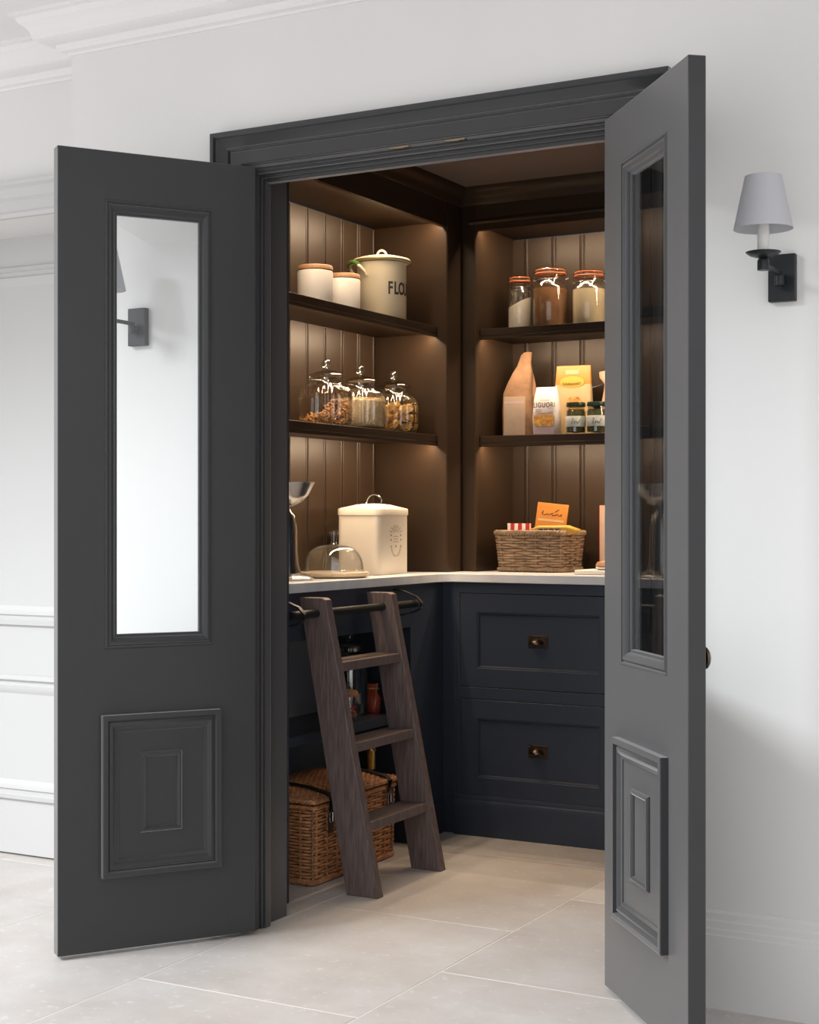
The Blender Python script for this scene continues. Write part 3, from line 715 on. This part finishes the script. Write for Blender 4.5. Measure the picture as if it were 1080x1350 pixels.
# ------------------------------------------------------------------ left shelf 2: ribbed jars
def ribbed_jar(x, y, label, kind, h=1.0):
    t = thing('ribbed_glass_jar', label, 'jar', (x, y, Zs[1]), .3, 'ribbed glass jars with ball-knob lids'); tw = .35
    out_ = [(0, .0), (.070, .0), (.079, .005), (.084, .02), (.086, .05), (.086, .095), (.083, .112), (.074, .127), (.060, .137), (.053, .142), (.051, .155), (.054, .160)]
    inn = [(.050, .160), (.048, .150), (.056, .138), (.071, .124), (.080, .110), (.083, .095), (.083, .05), (.081, .022), (.07, .008), (0, .006)]
    MB().lathe([(r, z*h) for r, z in out_+inn], 96, (0, 0, 0), (26, .012, .132, .042)).build('glass_body', M['jarglass'], t, smooth=70)
    z0 = .161*h
    ld_ = [(.0, 0), (.046, 0), (.048, .004), (.060, .005), (.0615, .009), (.058, .013), (.040, .020), (.020, .026), (.009, .029), (.007, .034)]
    kn = [(.017*math.sin(PI*i/12), .030 + .0175*(1-math.cos(PI*i/12))) for i in range(2, 12)] + [(0, .065)]
    MB().lathe([(r, z0+z) for r, z in ld_+kn], 40).build('lid', M['lidglass'], t, smooth=60)
    m = MB()
    if kind == 'fusilli':
        for k in range(120):
            a = random.uniform(0, 2*PI); q = .070*math.sqrt(random.random()); top = .016 + .062*(1+math.cos(a-tw))*.5
            c_ = Vector((q*math.cos(a), q*math.sin(a), .012+random.random()*top))
            dr = Vector((random.uniform(-1, 1), random.uniform(-1, 1), random.uniform(-.5, .5))).normalized(); l_ = .034
            a1 = dr.orthogonal().normalized(); a2 = dr.cross(a1); P = []
            for i in range(13):
                s_ = (i/12-.5)*l_; th = i*1.15; pt = c_ + dr*s_ + (a1*math.cos(th)+a2*math.sin(th))*.0035
                rr = math.hypot(pt.x, pt.y)
                if rr > .077: pt.x *= .077/rr; pt.y *= .077/rr
                pt.z = max(.011, pt.z); P.append(pt)
            m.tube(P, .0034, 5)
        stuff(m.build('pasta', M['pasta_brown'], t, smooth=60))
    elif kind == 'grain':
        MB().lathe([(0, .009), (.07, .010), (.079, .025), (.0795, .098), (.05, .106), (0, .112)], 40).jitter(.0015, 180).build('pasta_bed', M['pasta_pale'], t)
        for k in range(900):
            a = random.uniform(0, 2*PI); side = random.random() < .72
            if side: q, z = .0785, random.uniform(.014, .10)
            else: q = .077*math.sqrt(random.random()); z = .104 + .008*(1-q/.077)
            c_ = Vector((q*math.cos(a), q*math.sin(a), z)); dr = Vector((random.uniform(-1, 1), random.uniform(-1, 1), random.uniform(-1, 1))).normalized()*.004
            m.tube([c_-dr, c_+dr], .0017, 5)
        stuff(m.build('pasta', M['pasta_pale'], t, smooth=60))
    else:
        for k in range(15):
            a = k*2.4; q = .046 if k % 5 else .0; z = .026 + .030*(k//5)
            if k % 5 == 0: z += .008
            ax = Vector((random.uniform(-.5, .5), random.uniform(-.5, .5), 1)).normalized(); a1 = ax.orthogonal().normalized(); a2 = ax.cross(a1)
            c_ = Vector((q*math.cos(a), q*math.sin(a), z))
            for s_ in range(5):
                ph = random.uniform(0, 6); rr = random.uniform(.015, .027); P = []
                for i in range(30):
                    th = ph + i*.45; r2 = rr*(1+.12*math.sin(3*th+s_))
                    pt = c_ + (a1*math.cos(th)+a2*math.sin(th))*r2 + ax*(.006*math.sin(1.7*th+ph)+.003*(s_-2))
                    e_ = math.hypot(pt.x, pt.y)
                    if e_ > .078: pt.x *= .078/e_; pt.y *= .078/e_
                    pt.z = max(.012, pt.z); P.append(pt)
                m.tube(P, .003, 4, flat=(.0045, .0014))
        stuff(m.build('pasta', M['pasta_gold'], t, smooth=60))
    return t
ribbed_jar(-.865, .915, 'ribbed glass jar of loose brown pasta twists, nearest the left edge', 'fusilli', 1.0)
ribbed_jar(-.862, 1.130, 'ribbed glass jar full of tiny pale pasta, middle of the three', 'grain', .985)
ribbed_jar(-.862, 1.362, 'ribbed glass jar of golden curled pasta, right of the three', 'nest', .99)

# ------------------------------------------------------------------ left shelf 1: canisters and flour bin
for (x, y, lab) in ((-.868, .856, 'white ceramic canister with wooden lid, nearer the left edge'), (-.880, 1.05, 'white ceramic canister with wooden lid beside the cream bin')):
    t = thing('ceramic_canister', lab, 'canister', (x, y, Zs[0]), 0, 'white canisters on the top left shelf')
    MB().lathe([(0, 0), (.052, 0), (.057, .004), (.058, .010), (.058, .108), (.056, .113), (.050, .114), (0, .112)], 44).build('body', M['ceramic'], t, smooth=50)
    MB().lathe([(0, .114), (.053, .114), (.0575, .116), (.0575, .127), (.055, .130), (0, .131)], 44).build('lid', M['lidwood'], t, smooth=40)
t = thing('flour_bin', 'tall cream enamel flour bin with green-trimmed handle and lid', 'bin', (-.868, 1.290, Zs[0]))
MB().lathe([(0, 0), (.084, 0), (.0865, .003), (.0865, .196), (.089, .199), (.0865, .202), (.082, .202), (0, .19)], 56).build('body', M['enamel'], t, smooth=50)
fl_ = MB().lathe([(0, .203), (.098, .203), (.101, .205), (.1015, .210), (.099, .214), (.085, .218), (.06, .2245), (.03, .2275), (0, .228)], 56).build('lid', M['enamel'], t, smooth=50)
MB().lathe([(.1005, .2035), (.1028, .2045), (.1030, .208), (.1005, .2095)], 56).build('lid_rim', M['gold'], fl_, smooth=60)
ang = math.radians(-60)
dx, dy = math.cos(ang+PI/2), math.sin(ang+PI/2)
P = [(dx*.017*math.cos(PI*i/10), dy*.017*math.cos(PI*i/10), .226+.022*math.sin(PI*i/10)) for i in range(11)]
MB().tube(P, .004, 8).build('lid_handle', M['enamel'], fl_)
# side handle on the left: two lugs and a green grip
ha = math.radians(-60-62)
def rad(r, a, z): return (r*math.cos(a), r*math.sin(a), z)
P = [rad(.086, ha-.42, .150), rad(.100, ha-.42, .165), rad(.110, ha-.36, .178), rad(.116, ha-.2, .190), rad(.118, ha, .193), rad(.116, ha+.2, .190), rad(.110, ha+.36, .178), rad(.100, ha+.42, .165), rad(.086, ha+.42, .150)]
MB().tube(P, .0055, 8).build('side_handle', M['enamel'], t)
MB().tube([rad(.1165, ha-.30, .188), rad(.1185, ha-.15, .1955), rad(.119, ha, .197), rad(.1185, ha+.15, .1955), rad(.1165, ha+.30, .188)], .0078, 8).build('green_grip', M['green'], t)
MB().lathe([(.0868, .1985), (.0898, .199), (.0868, .2015)], 56).build('green_rim', M['green'], t)
# wrapped lettering
for ch, a in (('F', 20), ('L', 35.5), ('O', 52), ('U', 69), ('R', 86)):
    m = text_mesh(ch, .060, .66, .0004, .026)
    for v in m.bm.verts:
        th = math.radians(-60 + a) + v.co.x/.0868; r = .0868 + v.co.z
        v.co = Vector((r*math.cos(th), r*math.sin(th), .104 + v.co.y))
    m.build('lettering', M['ink'], t, smooth=0)

# ------------------------------------------------------------------ back shelf 1: clip-top jars
def clip_jar(x, y, r, h, label, mat, fill, tilt):
    t = thing('clip_top_jar', label, 'jar', (x, y, Zs[0]), random.uniform(-.2, .2), 'clip-top jars on the back shelf')
    nk = r*.74; zs_ = h*.66; zn = h*.80
    out_ = [(0, 0), (r*.93, 0), (r, .006), (r, zs_), (r*.95, zs_+h*.05), (nk*1.04, zn-.004), (nk, zn), (nk, zn+h*.05), (nk*1.13, zn+h*.065), (nk*1.13, zn+h*.095)]
    inn = [(nk*.93, zn+h*.095), (nk*.92, zn), (r*.88, zs_+h*.045), (r*.95, zs_), (r*.95, .01), (0, .008)]
    MB().lathe(out_+inn, 44).build('glass_body', M['jarglass'], t, smooth=50)
    m = MB(); rows = []; seg = 40; fr = r*.94; H_ = h*fill
    P0 = [m.bm.verts.new((0, 0, .0095))]
    R1 = [m.bm.verts.new((fr*math.cos(2*PI*k/seg), fr*math.sin(2*PI*k/seg), .010)) for k in range(seg)]
    top = lambda x_, y_: min(zs_, H_ + tilt*(x_*.85+y_*.5)/r)
    R2 = [m.bm.verts.new((v.co.x, v.co.y, top(v.co.x, v.co.y))) for v in R1]
    R3 = [m.bm.verts.new((v.co.x*.5, v.co.y*.5, top(v.co.x*.5, v.co.y*.5)+.004)) for v in R1]
    c_ = m.bm.verts.new((0, 0, top(0, 0)+.006))
    for k in range(seg):
        k2 = (k+1) % seg
        m.bm.faces.new((P0[0], R1[k2], R1[k])); m.bm.faces.new((R1[k], R1[k2], R2[k2], R2[k])); m.bm.faces.new((R2[k], R2[k2], R3[k2], R3[k])); m.bm.faces.new((R3[k], R3[k2], c_))
    stuff(m.build('contents', mat, t, smooth=40))
    zr = zn+h*.095
    MB().lathe([(nk*.9, zr), (nk*1.18, zr), (nk*1.20, zr+.002), (nk*1.18, zr+.0042), (nk*.9, zr+.0042)], 40).build('rubber_seal', M['rubber'], t)
    ldz = zr+.0065
    MB().lathe([(0, ldz), (nk*1.13, ldz), (nk*1.15, ldz+.004), (nk*1.13, ldz+h*.05), (nk*1.02, ldz+h*.068), (nk*.8, ldz+h*.062), (0, ldz+h*.055)], 40).build('lid', M['jarglass'], t, smooth=50)
    MB().lathe([(nk*1.13, ldz+.0065), (nk*1.15, ldz+.0075), (nk*1.15, ldz+.0090), (nk*1.13, ldz+.010)], 40).build('lid_band', M['rubber'], t)
    m = MB(); q = nk*1.18
    for s_ in (-1, 1):
        m.tube([(s_*q, 0, zr-.020), (s_*(q+.006), 0, zr-.004), (s_*(q+.004), 0, zr+.014), (s_*q*.9, 0, ldz+h*.07)], .0013, 6)
        m.tube([(s_*q, 0, zr-.020), (s_*(q+.009), .004, zr-.012), (s_*(q+.008), .008, zr-.034), (s_*q, .006, zr-.038), (s_*(q-.003), 0, zr-.022)], .0013, 6)
    m.tube([(nk*1.06*math.cos(2*PI*i/28), nk*1.06*math.sin(2*PI*i/28), zr-.020) for i in range(28)], .0013, 6, True)
    m.build('wire_clip', M['steel'], t, smooth=60)
clip_jar(-.562, 1.780, .0455, .200, 'small clip-top jar of white flour with a sloping surface', M['flour'], .52, .022)
clip_jar(-.438, 1.775, .0655, .220, 'large clip-top jar of brown sugar, tallest on the shelf', M['brownsugar'], .66, -.006)
clip_jar(-.290, 1.780, .0615, .200, 'clip-top jar of cream-coloured flour beside the right door', M['creamflour'], .70, .004)

# ------------------------------------------------------------------ back shelf 2: packets
Z2 = Zs[1]
def flat_text(parent, txt, size, sx, x, y, z, mat, name='lettering', arc=0):
    m = text_mesh(txt, size, sx, .0003)
    for v in m.bm.verts:
        X, Yv, Zv = v.co
        v.co = Vector((x+X, y-Zv, z+Yv - arc*X*X))
    return m.build(name, mat, parent, smooth=0)
t = thing('paper_flour_bag', 'tall brown paper flour bag with a crumpled folded-over top', 'bag', (-.588, 1.822, Z2), math.radians(14))
m = MB(); m.loft([(0, .108, .080, 0, 0, 0), (.004, .112, .086, 0, 0, 0), (.10, .114, .090, 0, 0, 0), (.165, .112, .084, .001, 0, 0), (.20, .096, .070, .008, 0, 0), (.235, .074, .050, .016, 0, .05),
        (.265, .054, .034, .022, .002, .12), (.288, .044, .022, .026, .003, .2), (.304, .040, .014, .030, .003, .35), (.314, .030, .010, .036, .002, .4), (.318, .012, .006, .038, .002, .4)], 48, 5)
m.jitter(.0055, 28, 3); m.build('paper_body', M['paper'], t, smooth=35)
m = MB(); m.loft([(.152, .018, .006, .056, -.012, 1.2), (.168, .050, .010, .054, -.008, 1.2), (.198, .056, .014, .048, -.004, 1.15), (.232, .044, .016, .040, .0, 1.0), (.262, .030, .014, .034, .002, .8), (.288, .020, .010, .030, .003, .5)], 24, 3)
m.jitter(.003, 60, 5); m.build('folded_flap', M['pink'], t, smooth=35)
m = MB(); m.box(-.046, .034, -.0472, -.0400, .008, .150)
pl = m.build('printed_panel', M['paperlabel'], t)
m = MB()
for i in range(12):
    z = .112 - i*.0085; m.box(-.040, random.uniform(.012, .028), -.0478, -.0468, z, z+.0024)
stuff(m.build('small_print', M['greyink'], pl, smooth=0))
MB().box(-.044, .028, -.0478, -.0468, .126, .131).build('blue_line', M['lilac'], pl, smooth=0)

t = thing('pasta_bag', 'white pasta packet with dark lettering and clear window, at the front', 'packet', (-.440, 1.745, Z2), math.radians(7))
m = MB(); m.loft([(0, .090, .040, 0, 0, 0), (.004, .094, .046, 0, 0, 0), (.06, .100, .050, 0, 0, 0), (.11, .098, .044, 0, 0, 0), (.140, .090, .030, 0, 0, 0), (.166, .080, .012, 0, 0, 0), (.176, .078, .005, 0, 0, 0)], 48, 5)
m.jitter(.0015, 40, 8); m.build('film_body', M['bagwhite'], t, smooth=40)
flat_text(t, 'LIGUORI', .0262, .74, -.002, -.0262, .109, M['ink'])
m = MB(); yb = -.0268
for (z, a, b) in ((.094, -.036, -.012), (.094, .012, .034), (.0865, -.034, .033), (.0805, -.028, .026), (.126, -.018, .018)): m.box(a, b, yb, yb+.002, z, z+.0022)
stuff(m.build('small_print', M['lilac'], t, smooth=0))
m = MB(); m.loft([(0, .077, .042, 0, 0, 0), (.003, .077, .042, 0, 0, 0)], 40, 6); m.xf(Matrix.Translation((-.002, -.0258, .054)) @ Matrix.Rotation(PI/2, 4, 'X')); m.build('clear_window', M['pasta_window'], t)
MB().box(-.040, .036, -.0262, -.022, .006, .024).build('lilac_band', M['lilac'], t, smooth=0)

t = thing('pasta_bag', 'orange-topped cream pasta packet standing behind the white packet', 'packet', (-.368, 1.825, Z2), math.radians(6))
def sec(z):
    k = z/.258; return (z, .150 - .022*k, .060*(1-k)**.6+.004, 0, 0, 0)
MB().loft([sec(z) for z in (0, .02, .07, .12, .16, .188)], 48, 6).jitter(.001, 30, 2).build('film_body', M['bagcream'], t, smooth=40)
MB().loft([sec(z) for z in (.186, .205, .225, .245, .257)], 48, 6).jitter(.001, 30, 2).build('orange_top', M['bagorange'], t, smooth=40)
def yfront(z): return -sec(z)[2]/2 - .0014
m = MB()
for i in range(24):
    pass
m.lathe([(0, 0), (1, 0), (1, .002), (0, .002)], 40); m.xf(Matrix.Translation((-.002, yfront(.190)+.0005, .196)) @ Matrix.Rotation(PI/2, 4, 'X') @ Matrix.Diagonal((.046, .021, 1, 1))); lb = m.build('yellow_oval', M['yellow'], t, smooth=0)
flat_text(t, 'GARRIANO', .0135, .92, -.002, yfront(.19)-.0028, .188, M['ink'], 'lettering', -2.2)
m = MB().box(-.028, .024, yfront(.23)-.001, yfront(.23)+.002, .224, .240); m.build('cream_badge', M['bagcream'], t, smooth=0, bevel=.0008)
m = MB(); m.loft([(0, .060, .095, 0, 0, 0), (.003, .060, .095, 0, 0, 0)], 32, 3); m.xf(Matrix.Translation((.010, yfront(.09)+.001, .095)) @ Matrix.Rotation(PI/2, 4, 'X')); m.build('clear_window', M['pasta_window'], t)

def pesto(x, y, lab):
    t = thing('pesto_jar', lab, 'jar', (x, y, Z2), 0, 'green-lidded pesto jars')
    MB().lathe([(0, 0), (.031, 0), (.035, .004), (.0355, .010), (.0355, .082), (.032, .090), (.031, .098), (.029, .098), (.030, .089), (.0335, .081), (.0335, .010), (0, .005)], 36).build('glass_body', M['jarglass'], t, smooth=50)
    stuff(MB().lathe([(0, .007), (.0328, .009), (.0328, .082), (.028, .089), (0, .090)], 36).build('contents', M['pesto'], t, smooth=50))
    MB().lathe([(.0358, .027), (.0362, .028), (.0362, .064), (.0358, .065)], 36).build('label', M['paleblue'], t, smooth=60)
    MB().lathe([(0, .0985), (.033, .0985), (.0345, .100), (.0345, .111), (.033, .114), (0, .1145)], 36).build('lid', M['darkgreen'], t, smooth=40)
    # brush-script marks on the label
    m = MB(); a0 = math.radians(-64)
    for pts_ in (((-.5, .054), (-.3, .056), (-.42, .044), (-.5, .036)), ((-.25, .036), (-.15, .046), (-.1, .040), (-.02, .047), (.02, .038), (.1, .044)), ((.12, .036), (.3, .048), (.42, .053))):
        m.tube([((.0364)*math.cos(a0+u), (.0364)*math.sin(a0+u), z) for u, z in pts_], .0011, 5)
    m.build('lettering', M['ink'], t)
pesto(-.318, 1.725, 'pesto jar with dark green lid standing before the orange packet')
pesto(-.240, 1.730, 'pesto jar with dark green lid nearest the right door')
t = thing('pink_bag', 'pale pink bag tied at the neck, partly hidden by the right door', 'bag', (-.205, 1.850, Z2), .2)
MB().loft([(0, .120, .070, 0, 0, 0), (.05, .130, .075, 0, 0, 0), (.12, .118, .06, 0, 0, 0), (.165, .092, .04, -.006, 0, 0), (.185, .080, .028, -.01, 0, 0), (.21, .115, .025, -.010, 0, 0), (.232, .122, .02, -.008, 0, 0)], 40, 3).jitter(.004, 40, 6).build('paper_body', M['pink'], t, smooth=40)
MB().tube([(-.052, -.02, .186), (-.075, -.026, .178), (-.092, -.028, .172)], .0016, 6).build('wire_tie', M['steel'], t)

# ------------------------------------------------------------------ back worktop: basket and packets, boards
bk = thing('willow_basket', 'low grey-brown woven willow basket on the back worktop', 'basket', (-.470, 1.755, ZW))
BW, BD, BH = .236, .222, .140
weave(bk, BW, BD, BH-.02, 13, 20, .0052, .085, M['willow'], .0050, .010, .0016, .022)
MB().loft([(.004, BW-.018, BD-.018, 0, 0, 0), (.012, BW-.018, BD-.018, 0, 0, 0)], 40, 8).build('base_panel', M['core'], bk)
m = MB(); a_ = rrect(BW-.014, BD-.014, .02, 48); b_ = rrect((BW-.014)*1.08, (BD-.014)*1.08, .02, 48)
m.strip([[(p[0], p[1], .008) for p in a_], [(p[0], p[1], BH-.012) for p in b_]], True); m.build('shade_core', M['core'], bk)  # added dark band that darkens the gaps between willow strands like shade
braid(bk, 'base_braid', BW+.004, BD+.004, .009, .0052, M['willow'], 24, .022)
braid(bk, 'rim_braid', BW*1.09, BD*1.09, BH, .0056, M['willow'], 26, .024, .0058)
zb = ZW + .014
t = thing('orange_packet', 'orange packet with brown script leaning upright in the basket', 'packet', (-.462, 1.782, zb), .05)
MB().box(-.060, .060, -.004, .004, 0, .235).xf(Matrix.Rotation(-.10, 4, 'X') @ Matrix.Rotation(.10, 4, 'Y')).build('card', M['bagorange'], t, bevel=.001)
M_ = Matrix.Rotation(-.10, 4, 'X') @ Matrix.Rotation(.10, 4, 'Y')
m = MB()
for pts_ in (((-.040, .196), (-.034, .206), (-.036, .192), (-.026, .190), (-.018, .196), (-.012, .190)), ((-.008, .194), (.004, .199), (.002, .190), (.014, .192), (.024, .197)), ((.012, .204), (.020, .210), (.026, .214)), ((.026, .190), (.040, .198), (.036, .188))):
    m.tube([(a, -.0042, b) for a, b in pts_], .0016, 5)
m.xf(M_); m.build('script_lettering', M['ink'], t)
m = MB().box(-.050, .050, -.0046, -.003, .168, .176); m.xf(M_); m.build('pale_band', M['bagcream'], t, smooth=0)
t = thing('striped_packet', 'red and white striped packet at the left of the basket', 'packet', (-.535, 1.712, zb), .06)
pk = MB().loft([(0, .086, .030, 0, 0, 0), (.06, .090, .034, 0, 0, 0), (.12, .088, .022, 0, 0, 0), (.160, .088, .012, 0, 0, 0)], 36, 5).build('wrapper', M['stripewhite'], t)
for i in range(3):
    x = -.030 + i*.029
    MB().prism([(x, .02), (x+.013, .02), (x+.015, .1606), (x+.002, .1606)], -.0178, .0178, 'y').xf(Matrix.Diagonal((1, .7, 1, 1))).build('red_stripe', M['red'], pk, smooth=0)
t = thing('yellow_packet', 'glossy yellow packet lying across the right of the basket', 'packet', (-.388, 1.703, zb), .03)
m = MB(); m.loft([(-.092, .006, .052, 0, 0, 0), (-.085, .012, .05, 0, 0, 0), (-.06, .034, .052, 0, 0, 0), (.05, .036, .052, 0, 0, 0), (.080, .014, .050, 0, 0, 0), (.090, .004, .052, 0, 0, 0)], 36, 4)
m.xf(Matrix.Translation((0, 0, .136)) @ Matrix.Rotation(PI/2, 4, 'Y')); m.jitter(.003, 50, 4); m.build('wrapper', M['yellow'], t, smooth=40)
m = MB()
for i, (a, b) in enumerate(((-.052, -.036), (-.032, -.018), (-.012, .004), (.010, .026))): m.box(a, b, -.0295, -.024, .136, .141)
stuff(m.build('dark_lettering', M['ink'], t, smooth=0))
MB().box(-.058, .032, -.0285, -.02, .130, .146).build('cream_strip', M['bagcream'], t, smooth=0)

t = tag(MB().loft([(0, .30, .19, 0, 0, 0), (.002, .304, .194, 0, 0, 0), (.013, .304, .194, 0, 0, 0), (.015, .30, .19, 0, 0, 0)], 56, 9).build('serving_board', M['ceramic'], smooth=40), 'flat white rectangular serving board by the right door', 'board')
t.location = (-.088, 1.60, ZW)
t = thing('wooden_dish', 'shallow wooden dish with white rim stacked on the white board', 'dish', (-.080, 1.62, ZW+.0155))
MB().lathe([(0, 0), (.098, 0), (.110, .004), (.112, .010), (0, .010)], 44).build('white_base', M['ceramic'], t)
MB().lathe([(0, .0102), (.108, .0102), (.112, .016), (.106, .026), (.088, .030), (0, .026)], 44).build('wooden_top', M['lidwood'], t)
t = thing('recipe_book', 'tall cream book with red spine edge standing by the right door', 'book', (-.188, 1.868, ZW), .10)
MB().box(-.085, .085, -.012, .012, .0, .235).build('pages', M['stripewhite'], t, bevel=.001)
MB().box(-.090, -.084, -.015, .015, 0, .240).build('spine', M['red'], t, bevel=.001)
MB().box(-.088, .088, -.016, -.0125, 0, .240).box(-.088, .088, .0125, .016, 0, .240).build('cover', M['paperlabel'], t, bevel=.001)

# ------------------------------------------------------------------ wall sconces
def sconce(x, label):
    t = thing('wall_sconce', label, 'wall lamp', (x, 0, 1.632), 0, 'matching wall sconces')
    MB().box(-.030, .030, -.018, 0, -.052, .052).build('backplate', M['iron'], t, bevel=.002)
    m = MB()
    m.lathe([(0, -.014), (.011, -.014), (.011, .008), (0, .008)], 18, (0, -.034, -.006)); m.box(-.006, .006, -.036, -.017, -.008, .002)
    m.build('joint', M['iron'], t, bevel=.001)
    MB().box(-.005, .005, -.165, -.030, .002, .012).build('arm', M['iron'], t, bevel=.0015)
    cy = -.160
    MB().lathe([(0, -.008), (.012, -.008), (.0125, -.006), (.0125, .012), (.010, .016), (0, .016)], 22, (0, cy, .004)).build('collar', M['iron'], t)
    MB().lathe([(0, .017), (.012, .018), (.028, .023), (.036, .029), (.037, .0305), (.035, .031), (.026, .026), (.012, .022), (0, .022)], 32, (0, cy, .004)).build('drip_dish', M['iron'], t)
    MB().lathe([(0, .027), (.0125, .027), (.0125, .120), (0, .122)], 22, (0, cy, 0)).build('candle_tube', M['ceramic'], t)
    z0, z1 = .083, .195
    MB().lathe([(.0615, z0), (.0625, z0), (.0385, z1), (.0375, z1), (.0615, z0)], 48, (0, cy, 0)).build('lamp_shade', M['shade'], t, smooth=30)
sconce(.896, 'black wall sconce with white shade on the right-hand wall')
sconce(-.899, 'black wall sconce with white shade seen through the left door glass')
